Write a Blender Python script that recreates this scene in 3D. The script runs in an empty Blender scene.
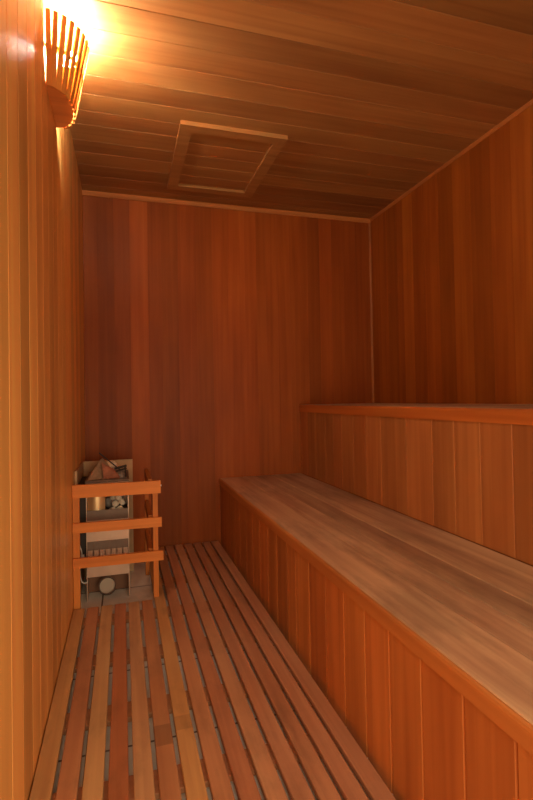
import bpy, math, random
from mathutils import Vector, Matrix
random.seed(7)
S = bpy.context.scene
C = S.collection
ZO = 1.008          # eye level of the survey origin above the tiled floor
# room, metres, origin under the camera, z measured from eye level
D, L, R, CZ, FZ, SZ = 3.332, -.2345, 1.8495, 1.371, -ZO, -.97
FY = -.40           # front wall
F, FB, BZ, BL = .634, .642, -.546, -.590
U, UB, UZ, UL = 1.236, 1.244, -.046, -.098

# ------------------------------------------------------------------ materials
def nodes(name):
    m = bpy.data.materials.new(name); m.use_nodes = True
    n = m.node_tree.nodes; l = m.node_tree.links
    return m, n, l, n['Principled BSDF']

def wood(name, axis='z', rough=.42, grain=.2, fine=1.0, spec=.4, bump=.12):
    m, n, l, b = nodes(name)
    at = n.new('ShaderNodeAttribute'); at.attribute_name = 'tone'
    sd = n.new('ShaderNodeAttribute'); sd.attribute_name = 'seed'
    tc = n.new('ShaderNodeTexCoord')
    add = n.new('ShaderNodeVectorMath'); add.operation = 'ADD'
    l.new(tc.outputs['Object'], add.inputs[0]); l.new(sd.outputs['Vector'], add.inputs[1])
    mp = n.new('ShaderNodeMapping')
    sc = {'x': (.7, 30, 30), 'y': (30, .7, 30), 'z': (30, 30, .7)}[axis]
    mp.inputs['Scale'].default_value = tuple(s * fine for s in sc)
    l.new(add.outputs[0], mp.inputs['Vector'])
    n1 = n.new('ShaderNodeTexNoise'); n1.inputs['Scale'].default_value = 1.0; n1.inputs['Detail'].default_value = 6
    n1.inputs['Distortion'].default_value = .6
    l.new(mp.outputs[0], n1.inputs['Vector'])
    mp2 = n.new('ShaderNodeMapping')
    sc2 = {'x': (1.5, 9, 9), 'y': (9, 1.5, 9), 'z': (9, 9, 1.5)}[axis]
    mp2.inputs['Scale'].default_value = sc2
    l.new(add.outputs[0], mp2.inputs['Vector'])
    n2 = n.new('ShaderNodeTexNoise'); n2.inputs['Scale'].default_value = 1.0; n2.inputs['Detail'].default_value = 3
    l.new(mp2.outputs[0], n2.inputs['Vector'])
    av = n.new('ShaderNodeMath'); av.operation = 'ADD'
    l.new(n1.outputs['Fac'], av.inputs[0]); l.new(n2.outputs['Fac'], av.inputs[1])
    mr = n.new('ShaderNodeMapRange')
    mr.inputs['From Min'].default_value = .65; mr.inputs['From Max'].default_value = 1.35
    mr.inputs['To Min'].default_value = 1 - grain; mr.inputs['To Max'].default_value = 1 + grain
    l.new(av.outputs[0], mr.inputs['Value'])
    # darker grain is also redder: green and blue follow the grain more strongly
    g2 = n.new('ShaderNodeMath'); g2.operation = 'POWER'; g2.inputs[1].default_value = 1.35
    l.new(mr.outputs[0], g2.inputs[0])
    cx = n.new('ShaderNodeCombineXYZ')
    l.new(mr.outputs[0], cx.inputs[0]); l.new(g2.outputs[0], cx.inputs[1]); l.new(g2.outputs[0], cx.inputs[2])
    mul = n.new('ShaderNodeVectorMath'); mul.operation = 'MULTIPLY'
    l.new(at.outputs['Color'], mul.inputs[0]); l.new(cx.outputs[0], mul.inputs[1])
    l.new(mul.outputs[0], b.inputs['Base Color'])
    b.inputs['Roughness'].default_value = rough
    b.inputs['Specular IOR Level'].default_value = spec
    bp = n.new('ShaderNodeBump'); bp.inputs['Strength'].default_value = bump; bp.inputs['Distance'].default_value = .002
    l.new(n1.outputs['Fac'], bp.inputs['Height']); l.new(bp.outputs[0], b.inputs['Normal'])
    return m

def worn(m, scale=(7, 2.2, 7), lo=.47, hi=.62, k=.74):
    """brown worn blotches and small dents over a wood material"""
    n = m.node_tree.nodes; l = m.node_tree.links; b = n['Principled BSDF']
    src = b.inputs['Base Color'].links[0].from_socket
    tc = n.new('ShaderNodeTexCoord'); mp = n.new('ShaderNodeMapping'); mp.inputs['Scale'].default_value = scale
    nz = n.new('ShaderNodeTexNoise'); nz.inputs['Scale'].default_value = 1; nz.inputs['Detail'].default_value = 7; nz.inputs['Roughness'].default_value = .65
    l.new(tc.outputs['Object'], mp.inputs['Vector']); l.new(mp.outputs[0], nz.inputs['Vector'])
    mr = n.new('ShaderNodeMapRange'); mr.inputs['From Min'].default_value = lo; mr.inputs['From Max'].default_value = hi
    mr.inputs['To Min'].default_value = 1; mr.inputs['To Max'].default_value = k
    l.new(nz.outputs['Fac'], mr.inputs['Value'])
    vs = n.new('ShaderNodeVectorMath'); vs.operation = 'SCALE'
    l.new(src, vs.inputs[0]); l.new(mr.outputs[0], vs.inputs['Scale']); l.new(vs.outputs[0], b.inputs['Base Color'])
    return m

def plain(name, col, rough=.5, metal=0, spec=.5, noise=0, scale=20, emit=None, es=0):
    m, n, l, b = nodes(name)
    b.inputs['Base Color'].default_value = (*col, 1)
    b.inputs['Roughness'].default_value = rough; b.inputs['Metallic'].default_value = metal
    b.inputs['Specular IOR Level'].default_value = spec
    if noise:
        tc = n.new('ShaderNodeTexCoord'); nz = n.new('ShaderNodeTexNoise')
        nz.inputs['Scale'].default_value = scale; nz.inputs['Detail'].default_value = 6
        l.new(tc.outputs['Object'], nz.inputs['Vector'])
        mr = n.new('ShaderNodeMapRange'); mr.inputs['From Min'].default_value = .3; mr.inputs['From Max'].default_value = .7
        mr.inputs['To Min'].default_value = 1 - noise; mr.inputs['To Max'].default_value = 1 + noise
        l.new(nz.outputs['Fac'], mr.inputs['Value'])
        mx = n.new('ShaderNodeVectorMath'); mx.operation = 'SCALE'; mx.inputs[0].default_value = col
        l.new(mr.outputs[0], mx.inputs['Scale']); l.new(mx.outputs[0], b.inputs['Base Color'])
        bp = n.new('ShaderNodeBump'); bp.inputs['Strength'].default_value = .2; bp.inputs['Distance'].default_value = .003
        l.new(nz.outputs['Fac'], bp.inputs['Height']); l.new(bp.outputs[0], b.inputs['Normal'])
    if emit:
        b.inputs['Emission Color'].default_value = (*emit, 1); b.inputs['Emission Strength'].default_value = es
    return m

def tile_mat():
    m, n, l, b = nodes('floor_tiles')
    tc = n.new('ShaderNodeTexCoord')
    mp = n.new('ShaderNodeMapping'); mp.inputs['Location'].default_value = (.11, .175, 0)
    l.new(tc.outputs['Object'], mp.inputs['Vector'])
    br = n.new('ShaderNodeTexBrick'); br.offset = 0
    br.inputs['Scale'].default_value = 1; br.inputs['Brick Width'].default_value = .417; br.inputs['Row Height'].default_value = .417
    br.inputs['Mortar Size'].default_value = .004
    br.inputs['Color1'].default_value = (.88, .84, .75, 1); br.inputs['Color2'].default_value = (.85, .80, .71, 1)
    br.inputs['Mortar'].default_value = (.16, .12, .09, 1)
    l.new(mp.outputs[0], br.inputs['Vector'])
    nz = n.new('ShaderNodeTexNoise'); nz.inputs['Scale'].default_value = 12; nz.inputs['Detail'].default_value = 5
    l.new(tc.outputs['Object'], nz.inputs['Vector'])
    mr = n.new('ShaderNodeMapRange'); mr.inputs['To Min'].default_value = .75; mr.inputs['To Max'].default_value = 1.2
    l.new(nz.outputs['Fac'], mr.inputs['Value'])
    vs = n.new('ShaderNodeVectorMath'); vs.operation = 'SCALE'
    l.new(br.outputs['Color'], vs.inputs[0]); l.new(mr.outputs[0], vs.inputs['Scale'])
    l.new(vs.outputs[0], b.inputs['Base Color']); b.inputs['Roughness'].default_value = .55
    return m

WX, WY, WZ = wood('cedar_along_x', 'x', rough=.5, spec=.22), wood('cedar_along_y', 'y', rough=.5, spec=.25), wood('cedar_upright', 'z', rough=.5, spec=.2)
WLEFT = wood('cedar_lacquered', 'z', rough=.38, grain=.18, fine=.5, spec=.45)
WSEAT = wood('cedar_worn_seat', 'y', rough=.55, grain=.3, spec=.3, bump=.2)
worn(WSEAT)
WSLAT = wood('cedar_duckboard', 'y', rough=.5, grain=.2, fine=1.4, spec=.35)
worn(WSLAT, (12, 5, 12), .52, .66, .84)
TILE = tile_mat()
STEEL = plain('brushed_steel', (.62, .44, .32), .4, .55, noise=.08, scale=9)
BRASS = plain('golden_steel', (.75, .55, .28), .28, .7)
BAND = plain('grey_band', (.19, .13, .095), .5, .3, noise=.1)
DARK = plain('dark_iron', (.035, .025, .02), .6, .3)
BOARD = plain('cement_board', (.56, .36, .19), .7, 0, noise=.1, scale=14)
WHITE = plain('white_plastic', (.7, .66, .58), .4)
ROCK_A = plain('tan_stone', (.36, .24, .15), .8, noise=.3, scale=30)
ROCK_B = plain('red_stone', (.42, .17, .10), .8, noise=.3, scale=30)
ROCK_C = plain('pale_stone', (.72, .62, .48), .8, noise=.25, scale=30)
ROCK_D = plain('grey_stone', (.30, .25, .21), .8, noise=.3, scale=30)
BULB = plain('lit_bulb_glass', (1, .9, .7), .3, emit=(1, .96, .80), es=1250)
SCREW = plain('screw_steel', (.6, .6, .6), .3, .9)

# ------------------------------------------------------------------ mesh builder
class MB:
    def __init__(s): s.v = []; s.f = []; s.t = []; s.s = []
    def poly(s, vs, fs, tone=(.5, .25, .12), seed=None):
        o = len(s.v); s.v += [tuple(v) for v in vs]
        sd = seed or (random.uniform(0, 9), random.uniform(0, 9), random.uniform(0, 9))
        for f in fs: s.f.append([i + o for i in f]); s.t.append(tone); s.s.append(sd)
    def prism(s, sec, o, e1, e2, along, tone=(.5, .25, .12), seed=None):
        """closed section of (a,b) pairs in the axes e1,e2 from o, swept by the vector along"""
        o, e1, e2, al = map(Vector, (o, e1, e2, along)); n = len(sec)
        vs = [o + e1 * a + e2 * b for a, b in sec] + [o + e1 * a + e2 * b + al for a, b in sec]
        fs = [list(range(n))[::-1], list(range(n, 2 * n))] + [[i, (i + 1) % n, n + (i + 1) % n, n + i] for i in range(n)]
        s.poly(vs, fs, tone, seed)
    def box(s, a, b, tone=(.5, .25, .12), c=0.0, axis=None, seed=None):
        """box a..b; c chamfers the four edges that run along axis"""
        if axis is None:
            d = [b[i] - a[i] for i in range(3)]; axis = d.index(max(d))
        i1, i2 = [(1, 2), (2, 0), (0, 1)][axis]
        w, h = b[i1] - a[i1], b[i2] - a[i2]
        c = min(c, w * .45, h * .45)
        sec = [(c, 0), (w - c, 0), (w, c), (w, h - c), (w - c, h), (c, h), (0, h - c), (0, c)] if c > 0 else [(0, 0), (w, 0), (w, h), (0, h)]
        e1 = [0, 0, 0]; e1[i1] = 1; e2 = [0, 0, 0]; e2[i2] = 1; al = [0, 0, 0]; al[axis] = b[axis] - a[axis]
        s.prism(sec, a, e1, e2, al, tone, seed)
    def tube(s, pts, r, n=8, tone=(.5, .5, .5)):
        rings = []
        for i, p in enumerate(pts):
            p = Vector(p); d = (Vector(pts[min(i + 1, len(pts) - 1)]) - Vector(pts[max(i - 1, 0)])).normalized()
            a = d.orthogonal().normalized() if i == 0 else (prev - d * prev.dot(d)).normalized()
            prev = a; bb = d.cross(a)
            rings.append([p + (a * math.cos(2 * math.pi * k / n) + bb * math.sin(2 * math.pi * k / n)) * r for k in range(n)])
        vs = [v for q in rings for v in q]; fs = []
        for i in range(len(rings) - 1):
            for k in range(n): fs.append([i * n + k, i * n + (k + 1) % n, (i + 1) * n + (k + 1) % n, (i + 1) * n + k])
        fs += [list(range(n))[::-1], list(range((len(rings) - 1) * n, len(rings) * n))]
        s.poly(vs, fs, tone)
    def lathe(s, prof, o, ax, n=32, tone=(.5, .5, .5)):
        o = Vector(o); ax = Vector(ax).normalized(); a = ax.orthogonal().normalized(); b = ax.cross(a)
        vs = [o + ax * h + (a * math.cos(2 * math.pi * k / n) + b * math.sin(2 * math.pi * k / n)) * r for r, h in prof for k in range(n)]
        fs = [[i * n + k, i * n + (k + 1) % n, (i + 1) * n + (k + 1) % n, (i + 1) * n + k] for i in range(len(prof) - 1) for k in range(n)]
        s.poly(vs, fs, tone)
    def build(s, name, mat, parent=None, smooth=False, **props):
        off = parent_world(parent)
        me = bpy.data.meshes.new(name)
        me.from_pydata([tuple(Vector(v) - off) for v in s.v], [], s.f)
        at = me.attributes.new('tone', 'FLOAT_COLOR', 'FACE'); sd = me.attributes.new('seed', 'FLOAT_VECTOR', 'FACE')
        for i, (t, q) in enumerate(zip(s.t, s.s)): at.data[i].color = (*t, 1); sd.data[i].vector = q
        me.materials.append(mat)
        import bmesh
        bm = bmesh.new(); bm.from_mesh(me); bmesh.ops.recalc_face_normals(bm, faces=bm.faces); bm.to_mesh(me); bm.free()
        if smooth:
            for p in me.polygons: p.use_smooth = True
        o = bpy.data.objects.new(name, me); C.objects.link(o)
        if parent: o.parent = parent
        for k, v in props.items(): o[k] = v
        return o

def parent_world(p):
    v = Vector((0, 0, 0))
    while p: v += p.location; p = p.parent
    return v

def thing(name, label, cat, loc, group=None):
    o = bpy.data.objects.new(name, None); C.objects.link(o); o.location = loc; o.empty_display_size = .1
    o['label'] = label; o['category'] = cat
    if group: o['group'] = group
    return o
def struct(o): o['kind'] = 'structure'; return o

# ------------------------------------------------------------------ colours of the boards; light falloff put in by darker BACK, lighter LEFTC
def tone(base, k=1.0, jit=.07, warm=0.0):
    j = 1 + random.uniform(-jit, jit); w = 1 + random.uniform(-jit, jit) * .8 + warm
    return (base[0] * k * j, base[1] * k * j * w, base[2] * k * j * w)
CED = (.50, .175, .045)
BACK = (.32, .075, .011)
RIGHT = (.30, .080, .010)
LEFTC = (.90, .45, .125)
CEIL = (.40, .18, .056)
SEAT = (.52, .32, .185)

# ------------------------------------------------------------------ floor, walls, ceiling
f = MB(); f.box((L - .1, FY - .1, FZ - .06), (R + .1, D + .1, FZ)); struct(f.build('floor', TILE))

def vboards(mb, u0, u1, w, along, const, z0, z1, n, edges=None, tones=None, base=CED, c=.003, T=.02):
    """upright boards covering u0..u1; along 'x' or 'y'; const = face position; n = direction of the face normal"""
    if edges is None:
        edges = [u0]
        while edges[-1] < u1 - .02: edges.append(min(u1, edges[-1] + w))
    for i in range(len(edges) - 1):
        a, b = edges[i], edges[i + 1]; W = b - a
        k = tones[i % len(tones)] if tones else 1
        sec = [(0, -T), (W, -T), (W, -c), (W - c, 0), (c, 0), (0, -c)]
        if along == 'x': mb.prism(sec, (a, const, z0), (1, 0, 0), (0, n, 0), (0, 0, z1 - z0), tone(base, k))
        else: mb.prism(sec, (const, a, z0), (0, 1, 0), (n, 0, 0), (0, 0, z1 - z0), tone(base, k))

bw = MB()
be = [L, -.15, -.045, .057, .173, .262, .373, .498, .61, .721, .844, .93, 1.0, 1.09, 1.183, 1.325, 1.42, 1.518, 1.617, 1.72, R]
bt = [.95, .8, .82, 1.22, .9, .85, 1.0, .95, 1.03, 1.12, 1.05, .92, 1.0, 1.05, .95, .85, 1.0, 1.0, .85, .8]
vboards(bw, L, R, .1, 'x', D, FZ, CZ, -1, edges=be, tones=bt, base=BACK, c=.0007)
bw.box((L - .02, D + .02, FZ), (R + .02, D + .06, CZ)); struct(bw.build('wall_back', WZ))

rw = MB()
re_ = [FY]
while re_[-1] < 1.78: re_.append(re_[-1] + .133)
re_ = [e for e in re_ if e < 1.80] + [1.92, 2.06, 2.21, 2.36, 2.495, 2.64, 2.77, 2.885, 2.96, 3.09, 3.2, D]
rt = [.85, 1.05, .9, 1.1, .95, .8, 1.08, 1.0, .78, 1.02]
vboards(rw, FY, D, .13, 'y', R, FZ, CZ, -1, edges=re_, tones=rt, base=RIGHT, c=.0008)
rw.box((R + .02, FY, FZ), (R + .06, D + .02, CZ)); struct(rw.build('wall_right', WZ))

lw = MB()
le = [FY, -.30]
while le[-1] < D - .1: le.append(le[-1] + .122)
le[-1] = D
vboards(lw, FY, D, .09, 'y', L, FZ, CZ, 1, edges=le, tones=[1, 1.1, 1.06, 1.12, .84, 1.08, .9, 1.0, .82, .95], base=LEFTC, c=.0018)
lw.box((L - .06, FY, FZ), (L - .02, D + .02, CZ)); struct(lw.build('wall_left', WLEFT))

# front wall behind the viewer with an assumed, unseen doorway widened to let more light in
DX0, DX1, DZ1 = -.17, 1.15, .60
fw_ = MB()
vboards(fw_, L, R, .1, 'x', FY, DZ1, CZ, 1)
vboards(fw_, L, DX0, .1, 'x', FY, FZ, DZ1, 1)
vboards(fw_, DX1, R, .1, 'x', FY, FZ, DZ1, 1)
struct(fw_.build('wall_front', WZ))
dt = MB(); t_ = tone(CED, 1)
dt.box((DX0 - .05, FY, FZ), (DX0, FY + .02, DZ1 + .05), t_); dt.box((DX1, FY, FZ), (DX1 + .05, FY + .02, DZ1 + .05), t_)
dt.box((DX0 - .05, FY, DZ1), (DX1 + .05, FY + .02, DZ1 + .05), t_); struct(dt.build('trim_1', WZ))

ce = MB()
cy = [D, 3.225, 3.086, 2.942, 2.80, 2.673, 2.518, 2.395, 2.262, 2.128, 1.99, 1.855, 1.72]
while cy[-1] > FY: cy.append(cy[-1] - .135)
cy[-1] = FY
ct = [.85, .9, .8, .95, .78, .95, .9, 1.0, .92, 1.08, 1.0, .88, 1.05, 1.12, .8, 1.1, .72, 1.0, .9]
for i in range(len(cy) - 1):
    a, b = cy[i + 1], cy[i]; W = b - a; c = .004; T = .02
    ce.prism([(0, T), (W, T), (W, c), (W - c * .6, 0), (c * .6, 0), (0, c)], (L, a + .0008, CZ), (0, 1, 0), (0, 0, 1), (R - L, 0, 0), tone(CEIL, ct[i % len(ct)]))
ce.box((L - .06, FY - .02, CZ + .02), (R + .06, D + .06, CZ + .06)); struct(ce.build('ceiling', WX))

tr = MB(); tr.prism([(0, 0), (.022, 0), (.022, -.006), (.008, -.026), (0, -.026)], (L, D, CZ), (0, -1, 0), (0, 0, 1), (R - L, 0, 0), tone(CED, 1.05)); struct(tr.build('trim_2', WX))
tr = MB(); tr.prism([(0, 0), (.012, 0), (.012, -.004), (.004, -.017), (0, -.017)], (R, FY, CZ), (-1, 0, 0), (0, 0, 1), (0, D - FY - .02, 0), tone(CED, .85)); struct(tr.build('trim_3', WY))
tr = MB(); tr.prism([(0, 0), (.012, 0), (0, .012)], (R, D, UZ), (-1, 0, 0), (0, -1, 0), (0, 0, CZ - UZ - .02), tone(CED, .7)); struct(tr.build('trim_4', WZ))

# ------------------------------------------------------------------ benches
def bench(name, label, x0, xb, x1, zt, zl, zbot, seams, tones, fedges, ftones, seatk=1.0, base=SEAT, facebase=CED, nose=CED):
    t = thing(name, label, 'bench', (x0 + .3, 1.3, zbot))
    e = .003
    for i in range(len(seams) - 1):
        m = MB(); m.box((seams[i] + (0 if i == 0 else .001), FY + e, zt - .028), (seams[i + 1] - .001, D - e, zt), tone(base, tones[i], .03), c=.0025, axis=1)
        m.build('seat_plank', WSEAT, t)
    m = MB()
    # nosing with its rounded top edge
    h = zt - zl
    m.prism([(0, 0), (.03, 0), (.03, h - .0285), (.009, h - .0285), (.009, h - .001), (.006, h - .001), (.002, h - .004), (0, h - .01)], (x0, FY + e, zl), (1, 0, 0), (0, 0, 1), (0, D - FY - 2 * e, 0), tone(nose, 1.1))
    m.build('nosing', WY, t)
    m = MB()
    vboards(m, fedges[0], fedges[-1], .14, 'y', xb, zbot + .001, zl, -1, edges=fedges, tones=ftones, base=facebase, c=.0042 if zbot == FZ else .0028)
    m.build('front_panel', WZ, t)
    return t
fe = [FY + .003, -.34, -.2, -.06, .08, .22, .41, .55, .688, .823, .966, 1.104, 1.234, 1.368, 1.508, 1.658, 1.80, 1.905, 2.04, 2.18, 2.32, 2.46, 2.60, 2.74, 2.88, 3.02, 3.16, D - .003]
ft = [1, .95, 1.05, 1, .9, 1, 1.05, .95, .92, .92, .96, 1.08, 1.02, 1.08, 1.0, 1.05, .98, .78, .98, 1.05, .98, .9, .95, 1.0, .9, .95, .8, .85, .8]
bench('sauna_bench', 'low wide cedar bench beside the slatted floor, with boxed plank front', F, FB, UB - .002, BZ, BL, FZ,
      [F + .010, .80, .905, 1.01, UB - .002], [1.12, 1.05, .8, .9], fe, ft)
ue = [FY + .003]
while ue[-1] < 1.0: ue.append(ue[-1] + .147)
ue = ue[:-1] + [1.02, 1.17, 1.315, 1.467, 1.612, 1.754, 1.95, 2.176, 2.334, 2.48, 2.632, 2.75, 2.87, 3.03, 3.18, D - .003]
ut = [1, .95, 1.05, 1, .95, 1.05, .98, 1.0, 1.02, .95, 1.1, .92, 1.04, 1.16, .95, 1.16, 1.06, 1.12, 1.05, 1.1, 1.0, .95, .9, .9]
bench('sauna_bench', 'high upper cedar bench along the right wall, behind the low bench', U, UB, R - .002, UZ, UL, BZ,
      [U + .010, 1.45, 1.65, R - .002], [.95, .9, .95], ue, ut, facebase=(.40, .145, .042), nose=(.42, .115, .022))

# ------------------------------------------------------------------ duckboard on the tiled floor
db = thing('duckboard', 'slatted wooden duckboard of alternating pale and red slats on the tiled floor', 'duckboard', (.19, 1.3, FZ))
GOLD, PINK, REDD, TAN, BRN = (.62, .34, .135), (.54, .25, .12), (.46, .165, .07), (.62, .34, .165), (.50, .25, .125)
st = [GOLD, PINK, (.62, .36, .16), REDD, TAN, (.50, .22, .10), (.62, .34, .13), PINK, (.50, .22, .11), (.54, .27, .14), (.52, .26, .14), (.48, .23, .12), (.48, .23, .125), (.50, .25, .135)]
sl = ['golden slat by the left wall', 'pinkish brown slat', 'pale tan slat', 'dark red slat', 'pale slat', 'reddish slat with a dark worn patch', 'golden yellow slat', None, 'reddish slat', None, None, None, None, None]
P0, PW = -.232, .0617
for i in range(14):
    a = P0 + i * PW; w = .0505 if i < 13 else .050
    yend = 2.448 if i < 6 else D - .02
    m = MB(); x0, x1 = a + .0005, a + w
    sd = (random.uniform(0, 9), random.uniform(0, 9), random.uniform(0, 9))
    tn = tone(st[i], 1, .04)
    dk = tuple(v * .72 for v in tn)
    cuts = [(FY + .03, yend, tn)]
    if i == 5: cuts = [(FY + .03, 1.41, tn), (1.41, 1.50, dk), (1.50, yend, tn)]
    if i == 6: cuts = [(FY + .03, 1.46, tn), (1.46, 1.525, tuple(v * .8 for v in tn)), (1.525, yend, tn)]
    for q, (y0, y1, tt) in enumerate(cuts):
        m.box((x0, y0, SZ - .02), (x1, y1, SZ), tt, c=.002, axis=1, seed=sd)
    o = m.build('slat', WSLAT, db)
    if sl[i]: o['label'] = sl[i]
for yb in (-.2, .15, .5, .9, 1.27, 1.60, 1.95, 2.31, 2.70, 3.10):
    m = MB(); xa = P0 if yb < 2.42 else .142
    m.box((xa, yb, FZ + .001), (P0 + 14 * PW - .012, yb + .085, SZ - .0205), tone(PINK, .95), c=.002)
    m.build('batten', WX, db)

# ------------------------------------------------------------------ hatch in the ceiling
ht = thing('ceiling_hatch', 'square framed wooden vent hatch set in the ceiling near the back wall', 'hatch', (.563, 2.73, CZ))
hx0, hx1, hy0, hy1, fwid, hz = .287, .84, 2.355, 3.11, .062, CZ - .022
m = MB(); tn = tone(CEIL, 1.0)
for (a, b, c_, d_) in (((hx0, hy0), (hx1, hy0), (hx1 - fwid, hy0 + fwid), (hx0 + fwid, hy0 + fwid)), ((hx1, hy0), (hx1, hy1), (hx1 - fwid, hy1 - fwid), (hx1 - fwid, hy0 + fwid)),
                       ((hx1, hy1), (hx0, hy1), (hx0 + fwid, hy1 - fwid), (hx1 - fwid, hy1 - fwid)), ((hx0, hy1), (hx0, hy0), (hx0 + fwid, hy0 + fwid), (hx0 + fwid, hy1 - fwid))):
    q = [a, b, c_, d_]
    m.poly([(x, y, hz) for x, y in q] + [(x, y, CZ - .0005) for x, y in q], [[0, 1, 2, 3], [7, 6, 5, 4]] + [[i, (i + 1) % 4, 4 + (i + 1) % 4, 4 + i] for i in range(4)], tn)
m.build('frame', WX, ht)
m = MB(); y = hy0 + fwid
while y < hy1 - fwid - .01:
    y2 = min(y + .125, hy1 - fwid)
    m.box((hx0 + fwid, y + .0008, CZ - .008), (hx1 - fwid, y2 - .0008, CZ - .0008), tone(CEIL, 1.0, .1), c=.003, axis=0); y = y2
m.build('panel', WX, ht)

# ------------------------------------------------------------------ lamp on the left wall
lp = thing('wall_lamp', 'lit wall lamp behind a flared shade of thin wooden slats, high on the left wall', 'lamp', (L, 1.87, 1.06))
zb, zt = 1.06, 1.30
NS = 15
def rim(th, ax, ay, cyy, z): return Vector((L + ax * math.sin(th), cyy - ay * math.cos(th), z))
ORG = (.72, .28, .06)
for k in range(NS - 2):
    th = math.radians(4 + k * (172 / (NS - 1)))
    b0 = rim(th, .078, .138, 1.875, zb); t0 = rim(th, .130, .152, 1.862, zt)
    if k in (0, NS - 1): b0.x += .004; t0.x += .004
    up = (t0 - b0).normalized(); out = Vector((math.sin(th), -math.cos(th), 0)); out = (out - up * out.dot(up)).normalized()
    sd_ = up.cross(out).normalized(); w, tk = .0155, .006
    m = MB()
    b0.x = max(b0.x, L + .012); t0.x = max(t0.x, L + .012)
    wb, wt = .0205, .0135
    vs = [p + sd_ * (sx_ * w_ / 2) + out * (so * tk / 2) for p, w_ in ((b0, wb), (t0, wt)) for sx_, so in ((-1, -1), (1, -1), (1, 1), (-1, 1))]
    m.poly(vs, [[3, 2, 1, 0], [4, 5, 6, 7], [0, 1, 5, 4], [1, 2, 6, 5], [2, 3, 7, 6], [3, 0, 4, 7]], tone(ORG, 1, .08))
    m.build('slat', WZ, lp)
m = MB(); n = 28
for zz, ax, ay, hgt in ((zb + .004, .073, .132, .016), (zb + .10, .093, .137, .010)):
    rimp = [(math.radians(180 * i / n)) for i in range(n + 1)]
    if hgt == .016:   # solid bottom disc
        sec = [(ax * math.sin(t), -ay * math.cos(t)) for t in rimp]
        m.prism(sec, (L + .001, 1.874, zz), (1, 0, 0), (0, 1, 0), (0, 0, hgt), tone((.78, .27, .07), 1))
m.build('bottom_disc', WX, lp)
m = MB(); sec = [(.1085 * math.sin(t) - .001, -.138 * math.cos(t)) for t in rimp] + [(.0985 * math.sin(t) - .001, -.128 * math.cos(t)) for t in rimp[::-1]]
for i in range(n):
    a, b, c_, d_ = sec[i], sec[i + 1], sec[2 * n - i], sec[2 * n + 1 - i]
    m.prism([a, b, c_, d_], (L + .001, 1.868, zb + .130), (1, 0, 0), (0, 1, 0), (0, 0, .008), tone(ORG, 1, 0))
m.build('inner_rib', WX, lp)
m = MB(); m.lathe([(0, 0), (.035, 0), (.035, .018), (.02, .024), (.018, .04), (0, .04)], (L + .0005, 1.87, 1.235), (1, 0, 0), tone=(1, 1, 1)); m.build('lamp_holder', WHITE, lp, smooth=False)
prof = [(0, 0), (.014, .0), (.016, .012), (.026, .03), (.030, .048), (.026, .064), (.014, .075), (0, .079)]
m = MB(); m.lathe([(r * .9, h * .8) for r, h in prof], (L + .035, 1.87, 1.235), (1, 0, .35), n=24); m.build('bulb', BULB, lp, smooth=True)

# ------------------------------------------------------------------ heater, its stones, its heat shield and its guard rail
hs = thing('heat_shield', 'beige cement board heat shield standing behind and left of the heater', 'heat shield', (-.1, 3.0, FZ))
m = MB(); m.box((L + .013, 3.0, FZ + .001), (.052, 3.012, -.345)); m.build('back_panel', BOARD, hs)
m = MB(); m.box((L + .001, 2.60, FZ + .001), (L + .012, 3.012, -.345)); m.build('side_panel', BOARD, hs)

hx0, hx1, hyf, hyb = -.184, .024, 2.62, 2.95
he = thing('sauna_heater', 'electric sauna heater of brushed steel behind the wooden guard rail', 'heater', ((hx0 + hx1) / 2, 2.79, FZ))
m = MB(); m.box((hx0, hyf + .002, FZ + .001), (hx0 + .004, hyb, -.405)); m.box((hx1 - .004, hyf + .002, FZ + .001), (hx1, hyb, -.405)); m.box((hx0 + .004, hyb - .004, -.905), (hx1 - .004, hyb, -.40))
m.build('side_casing', STEEL, he, label='plain steel side casing')
m = MB()                                   # top rim round the stone basket
for a, b in (((hx0 - .003, hyf - .004), (hx1 + .003, hyf + .012)), ((hx0 - .003, hyb - .012), (hx1 + .003, hyb + .003)), ((hx0 - .003, hyf + .012), (hx0 + .009, hyb - .012)), ((hx1 - .009, hyf + .012), (hx1 + .003, hyb - .012))):
    m.box((*a, -.413), (*b, -.400))
m.build('top_rim', BAND, he)
m = MB(); m.box((hx0 + .004, hyf, -.462), (hx1 - .004, hyf + .004, -.414)); m.build('upper_panel', STEEL, he)
m = MB()                                   # curved golden sheet
n = 14; pts = [(hx0 + .006 + .086 * i / n, hyf + .012 - .012 * math.sin(math.pi * i / n)) for i in range(n + 1)]
for i in range(n):
    (xa, ya), (xb_, yb_) = pts[i], pts[i + 1]
    m.poly([(xa, ya, -.552), (xb_, yb_, -.552), (xb_, yb_, -.462), (xa, ya, -.462), (xa, ya + .003, -.552), (xb_, yb_ + .003, -.552), (xb_, yb_ + .003, -.462), (xa, ya + .003, -.462)],
           [[0, 1, 2, 3], [7, 6, 5, 4], [3, 2, 6, 7], [0, 4, 5, 1], [0, 3, 7, 4], [1, 5, 6, 2]])
m.build('reflector_sheet', BRASS, he, label='curved golden reflector sheet')
m = MB(); m.box((hx0 + .004, hyf - .002, -.602), (hx1 - .004, hyf + .006, -.552)); m.build('band', BAND, he, label='dark grey upper band')
m = MB(); m.box((hx0 + .004, hyf + .001, -.708), (hx1 - .004, hyf + .005, -.602)); m.build('middle_panel', STEEL, he)
m = MB(); m.box((hx0 + .004, hyf - .002, -.752), (hx1 - .004, hyf + .006, -.708)); m.build('band', BAND, he, label='grey lower band')
m = MB()                                   # vent grille: bars with dark slots
xx = hx0 + .004
for i in range(7):
    w = (hx1 - hx0 - .008) / 7
    m.box((xx + .0025, hyf + .001, -.79), (xx + w - .0025, hyf + .005, -.752)); xx += w
m.build('vent_grille', STEEL, he)
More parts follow.
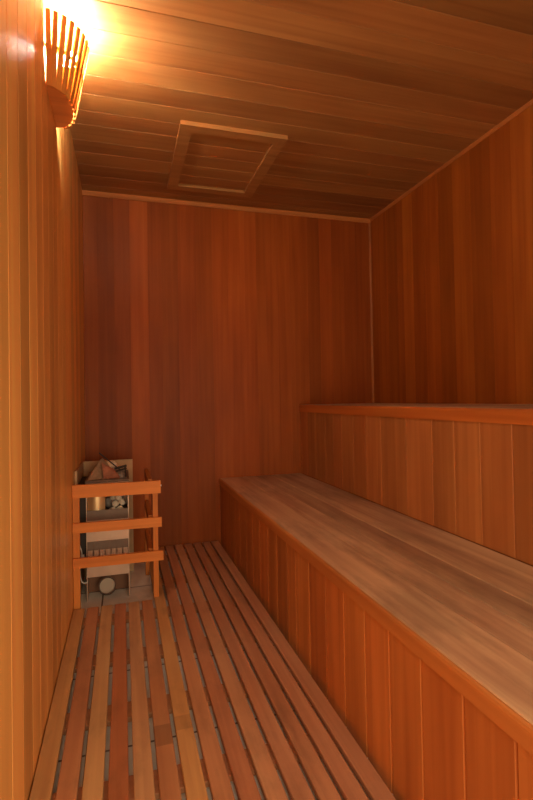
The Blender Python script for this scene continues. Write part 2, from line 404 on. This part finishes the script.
m = MB(); m.box((hx0 + .004, hyf + .001, -.888), (hx1 - .004, hyf + .005, -.79)); m.box((hx0 + .004, hyf + .005, -.888), (hx1 - .004, hyb - .004, -.884)); m.build('lower_panel', STEEL, he)
m = MB(); m.box((hx0 + .006, hyf + .03, -.605), (hx1 - .006, hyb - .006, -.595)); m.build('basket_floor', DARK, he)
m = MB(); m.box((L + .013, hyf + .03, -.79), (hx0 - .001, hyb - .03, -.42)); m.build('terminal_box', DARK, he, label='dark narrow terminal box on the left flank')
def bez(pts, n=10):
    out = []
    for i in range(len(pts) - 1):
        p0 = Vector(pts[max(i - 1, 0)]); p1 = Vector(pts[i]); p2 = Vector(pts[i + 1]); p3 = Vector(pts[min(i + 2, len(pts) - 1)])
        for k in range(n):
            t = k / n
            out.append(.5 * ((2 * p1) + (p2 - p0) * t + (2 * p0 - 5 * p1 + 4 * p2 - p3) * t * t + (3 * p1 - p0 - 3 * p2 + p3) * t ** 3))
    out.append(Vector(pts[-1])); return out
m = MB(); m.tube(bez([(-.213, 2.60, -.62), (-.216, 2.60, -.70), (-.204, 2.60, -.76), (-.213, 2.60, -.84), (-.206, 2.60, -.895), (-.188, 2.60, -.905), (-.178, 2.612, -.90)]), .0028); m.build('cable', WHITE, he, smooth=True, label='white looping cable')
m = MB(); m.box((-.209, 2.594, -.785), (-.193, 2.606, -.763), c=.003); m.build('plug', WHITE, he, label='white cable connector')

m = MB(); m.box((hx0 + .004, 2.745, FZ + .001), (hx1 - .004, 2.75, -.889), (.3, .1, .03)); m.build('heater_shade_sheet', plain('brown_shade_sheet', (.20, .085, .04), .6), he, label='brown sheet standing in for the shade under the heater')  # dark sheet added in place of the shade beneath the heater
# cup lying under the heater, open towards the viewer
cup = thing('metal_cup', 'round metal cup, its wall coloured dark as inner shade, lying tipped on the floor under the heater', 'cup', (-.087, 2.66, FZ))
CO, CA = (-.087, 2.640, FZ + .066), (0, .88, -.47)
m = MB(); m.lathe([(0, .066), (.038, .066), (.040, 0), (.043, 0), (.041, .070), (0, .070)], CO, CA, n=36); m.build('body', plain('shaded_cup_wall', (.12, .06, .035), .5, .2), cup)  # dark wall colour stands in for the shadow inside the cup
m = MB(); m.lathe([(0, .022), (.0378, .022), (.0378, .026), (0, .026)], CO, CA, n=36); m.build('disc', plain('dull_disc', (.50, .40, .30), .6), cup, label='pale round disc inside the cup')

# stones
def stone(name, loc, r, mat, label, sc=(1, 1, 1), rot=0, facets=1, group='stones in the heater', seed=0):
    import bmesh
    bm = bmesh.new(); bmesh.ops.create_icosphere(bm, subdivisions=2, radius=r)
    rg = random.Random(seed)
    for ax in range(9):
        nrm = Vector((rg.uniform(-1, 1), rg.uniform(-1, 1), rg.uniform(-1, 1))).normalized(); lim = r * rg.uniform(.62, .85)
        for v in bm.verts:
            d = v.co.dot(nrm)
            if d > lim: v.co -= nrm * (d - lim)
    for v in bm.verts: v.co = Vector((v.co.x * sc[0], v.co.y * sc[1], v.co.z * sc[2]))
    bmesh.ops.rotate(bm, verts=bm.verts, cent=(0, 0, 0), matrix=Matrix.Rotation(rot, 3, 'Y'))
    me = bpy.data.meshes.new(name); bm.to_mesh(me); bm.free(); me.materials.append(mat)
    o = bpy.data.objects.new(name, me); C.objects.link(o); o.location = loc
    o['label'] = label; o['category'] = 'stone'; o['group'] = group
    return o
# angular slab leaning in the top
m = MB()
def slab(pts, th, mat, label, name='stone_slab'):
    m = MB(); n = len(pts)
    vs = [Vector(p) for p in pts] + [Vector(p) + Vector((0, th, th * .5)) for p in pts]
    m.poly(vs, [list(range(n)), list(range(n, 2 * n))[::-1]] + [[i, (i + 1) % n, n + (i + 1) % n, n + i] for i in range(n)])
    o = m.build(name, mat); o['label'] = label; o['category'] = 'stone'; return o
slab([(-.176, 2.645, -.402), (-.055, 2.70, -.402), (-.075, 2.76, -.352), (-.108, 2.79, -.318), (-.122, 2.77, -.324)], .018, ROCK_A, 'tan angular slab leaning in the open top of the heater')
slab([(-.100, 2.645, -.398), (-.018, 2.645, -.398), (-.052, 2.70, -.362), (-.110, 2.72, -.330)], .012, ROCK_B, 'reddish angular slab leaning over the tan slab on the heater')
stone('stone', (-.058, 2.80, -.350), .034, ROCK_C, 'pale cream stone on top of the heater', (1.2, 1, .75), .3, seed=3)
stone('stone', (-.015, 2.74, -.402), .030, ROCK_D, 'dark grey stone at the right end of the heater top', (1.0, 1, .8), .2, seed=5)
stone('stone', (-.14, 2.85, -.42), .040, ROCK_D, 'grey stone half hidden behind the tan slab', (1, 1, .8), seed=8)
L2 = 'small pale stone seen through the front opening of the heater'
for i, (x, y, z, r) in enumerate([(-.058, 2.665, -.566, .022), (-.022, 2.668, -.567, .022), (-.042, 2.675, -.535, .019), (-.010, 2.68, -.530, .019), (-.026, 2.67, -.503, .018), (-.052, 2.72, -.510, .02), (-.005, 2.72, -.494, .018)]):
    stone('stone', (x, y, z), r, ROCK_C, L2, seed=20 + i, group='stones behind the heater front')
for i, (x, y, z, r) in enumerate([(-.135, 2.76, -.535, .033), (-.06, 2.77, -.54, .045), (-.03, 2.81, -.53, .034), (-.12, 2.80, -.48, .042), (-.05, 2.82, -.455, .042), (-.14, 2.74, -.47, .038), (-.03, 2.74, -.46, .032)]):
    stone('stone', (x, y, z), r, ROCK_D, 'dark stone deep inside the heater basket', seed=50 + i, group='stones deep in the heater')
# dark rod
m = MB(); m.tube([(-.122, 2.70, -.268), (-.035, 2.68, -.345), (-.012, 2.675, -.362)], .0035); m.tube([(-.045, 2.672, -.352), (.016, 2.668, -.338)], .006)
m.tube([(-.04, 2.672, -.366), (.016, 2.668, -.352)], .005); m.tube([(.008, 2.668, -.346), (.012, 2.668, -.397)], .004)
o = m.build('sensor_rod', DARK); o['label'] = 'thin dark metal rod leaning out of the heater top'; o['category'] = 'rod'

# guard rail
gr = thing('guard_rail', 'low wooden guard rail of three boards in front of the heater', 'guard rail', (-.03, 2.48, FZ))
GC = (.66, .215, .045)
m = MB(); m.box((L + .002, 2.470, FZ + .001), (-.203, 2.498, -.395), tone(GC, .95)); m.build('post', WZ, gr)
m = MB(); m.box((.137, 2.470, SZ + .0005), (.161, 2.498, -.395), tone(GC, .95)); m.build('post', WZ, gr)
m = MB(); m.box((.116, 2.90, FZ + .001), (.138, 2.93, -.395), tone(GC, .8)); m.build('post', WZ, gr)  # back post toned down, its shade put into the colour
for (z1, z0, dx) in ((-.391, -.452, 0), (-.571, -.617, .003), (-.736, -.782, .009)):
    m = MB(); m.prism([(0, 0), (0, z1 - z0), (.018, z1 - z0), (.018, 0)], (L + .002, 2.451, z0), (0, 1, 0), (0, 0, 1), (.173 + dx - L, 0, -.004), tone(GC, 1.06)); m.build('rail', WX, gr)
    m = MB(); m.box((.116, 2.4985, z0), (.136, 2.899, z1), tone(GC, .8)); m.build('side_rail', WY, gr)  # side rails coloured darker as shaded wood
for z in (-.42,):
    m = MB(); m.lathe([(0, 0), (.004, 0), (.004, .003), (0, .003)], (.176, 2.462, z), (1, 0, 0), n=10); m.build('screw', SCREW, gr)

# ------------------------------------------------------------------ light
def area(name, loc, size, rot, energy, col):
    d = bpy.data.lights.new(name, 'AREA'); d.shape = 'RECTANGLE'; d.size, d.size_y = size; d.energy = energy; d.color = col
    o = bpy.data.objects.new(name, d); C.objects.link(o); o.location = loc; o.rotation_euler = rot; return o
area('unseen_doorway_light', ((DX0 + DX1) / 2, FY - .12, -.20), (1.3, 1.2), (math.radians(70), 0, 0), 33, (1, .78, .50))  # stand-in for light through the assumed doorway, tinted warm and tilted off the ceiling
w = bpy.data.worlds.new('world'); S.world = w; w.use_nodes = True
w.node_tree.nodes['Background'].inputs['Color'].default_value = (.8, .85, 1, 1); w.node_tree.nodes['Background'].inputs['Strength'].default_value = .3

# ------------------------------------------------------------------ camera (solved from the room's edges)
fpx, yaw, pitch, roll, sy, sx = 483.60, .29241, .017293, -.017455, -9.458, 1.593
fwv = Vector((math.sin(yaw) * math.cos(pitch), math.cos(yaw) * math.cos(pitch), math.sin(pitch)))
rv = Vector((math.cos(yaw), -math.sin(yaw), 0)); uv = rv.cross(fwv)
r2 = rv * math.cos(roll) + uv * math.sin(roll); u2 = -rv * math.sin(roll) + uv * math.cos(roll)
cd = bpy.data.cameras.new('camera'); cam = bpy.data.objects.new('camera', cd); C.objects.link(cam)
cam.matrix_world = Matrix(((r2.x, u2.x, -fwv.x, 0), (r2.y, u2.y, -fwv.y, 0), (r2.z, u2.z, -fwv.z, 0), (0, 0, 0, 1)))
cd.sensor_fit = 'VERTICAL'; cd.sensor_height = 36; cd.lens = fpx * 36 / 800; cd.clip_start = .02
cd.shift_x = -sx / 800; cd.shift_y = sy / 800
S.camera = cam
# lift the whole place so that the tiled floor lies at z = 0
for o in list(C.objects):
    if o.parent is None: o.location.z += ZO

S.view_settings.view_transform = 'Standard'; S.view_settings.look = 'None'
S.view_settings.gamma = 1; S.view_settings.use_curve_mapping = False; S.view_settings.exposure = 0
